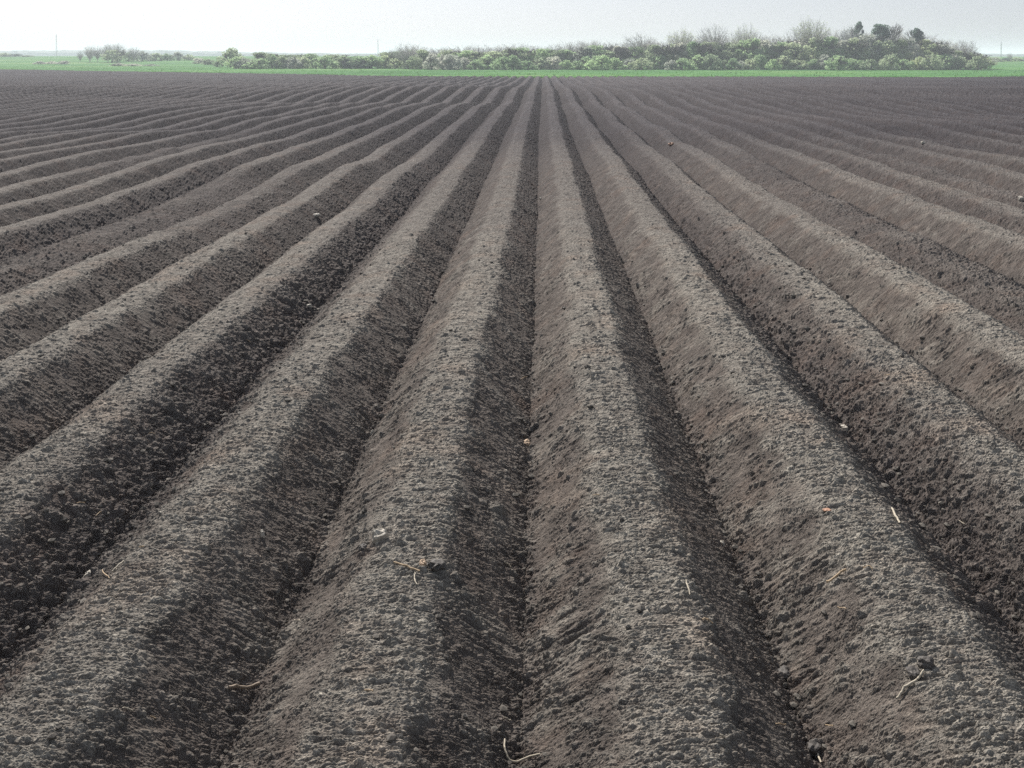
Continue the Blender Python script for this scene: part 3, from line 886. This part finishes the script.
put_stone(845, 430, 8, 5, M_STONE, 'light grey clod in the right rough furrow', 'stone', .1, seed=24)
put_stone(722, 544, 5, 6, M_STONE, 'light pebble in the right furrow above the dark clod', 'stone', .1, seed=25)

for i in range(26):
    a, b = random.uniform(20, 1000), 250 + 500 * random.random() ** .7
    an = random.uniform(-.6, .6); L = random.uniform(1.5, 4.5) * (.5 + b / 768)
    o = put_stalk([(a - L * math.cos(an), b - L * math.sin(an)), (a, b), (a + L * math.cos(an + .3), b + L * math.sin(an + .3))],
                  random.choice((M_STRAW, M_PALESTRAW)), 'tiny pale bit of straw half buried in the ridge soil', random.uniform(.0012, .002), 'straw', 'straw')
    o['group'] = 'tiny straw bits scattered over the ridges'

# loose crumbs of soil, thickest in the furrows
def build_crumbs():
    rs = np.random.RandomState(21)
    n = 15000
    y = 1.9 + 7 * rs.uniform(0, 1, n) ** 1.7; x = (y + 1.3) * rs.uniform(-.6, .57, n)
    u = ((x - X0) / SP); t = (u - np.floor(u + .5)) * SP
    g = (x - X0) / SP + .5; gd = np.abs((g - 2) / 4 - np.floor((g - 2) / 4 + .5)) * 4 * SP
    p = .06 + .75 * np.exp(-((np.abs(t) - SP / 2) / .05) ** 2) + .8 * (gd < .22)
    keep = rs.uniform(0, 1, n) < p
    x, y = x[keep], y[keep]; n = len(x)
    z = surface(x, y, np.full(n, .003))[2]
    V0, F0 = lumpy(None, (1, 1, .7), 5, 1)
    nv = len(V0)
    r = .0035 + .010 * rs.uniform(0, 1, n) ** 3.0
    r *= np.clip(.75 + .12 * y, 0, 1.35)
    Vs = []
    for i in range(n):
        a = rs.uniform(0, 6.28); c, s_ = np.cos(a), np.sin(a)
        sc3 = r[i] * rs.uniform(.6, 1.3, 3)
        v = V0 * sc3
        Vs.append(np.stack([v[:, 0] * c - v[:, 1] * s_ + x[i], v[:, 0] * s_ + v[:, 1] * c + y[i], v[:, 2] + z[i] + r[i] * .25], 1))
    V = np.concatenate(Vs); F = (F0[None] + (np.arange(n) * nv)[:, None, None]).reshape(-1, 3)
    m = flat_material('crumb_soil', (.045, .040, .035), (.135, .122, .104), 14, .9)
    tag(link('soil_crumbs', np_mesh('soil_crumbs', V, F, m, False)), 'loose dark crumbs of soil lying in the furrows', 'soil crumbs', None, 'stuff')
build_crumbs()

# ------------------------------------------------------------------ haze
def build_haze():
    import bmesh
    me = bpy.data.meshes.new('haze'); bm = bmesh.new()
    bmesh.ops.create_cube(bm, size=1); bm.to_mesh(me); bm.free()
    lo, hi = Vector((-1950, -60, -5)), Vector((1950, 2600, 12.8))
    o = link('haze', me, None, (lo + hi) / 2); o.scale = hi - lo
    m = bpy.data.materials.new('haze'); m.use_nodes = True
    n = m.node_tree.nodes; n.remove(n['Principled BSDF'])
    v = n.new('ShaderNodeVolumePrincipled')
    v.inputs['Color'].default_value = (.84, .91, 1.0, 1)
    v.inputs['Density'].default_value = HAZE_D
    v.inputs['Anisotropy'].default_value = 0.1
    m.node_tree.links.new(v.outputs[0], n['Material Output'].inputs['Volume'])
    me.materials.append(m)
    tag(o, 'thin pale haze hanging over the fields', 'haze', None, 'stuff')
build_haze()
sc.cycles.use_denoising = False
sc.cycles.sample_clamp_indirect = 2.0
sc.cycles.max_bounces = 6
sc.cycles.volume_bounces = 1
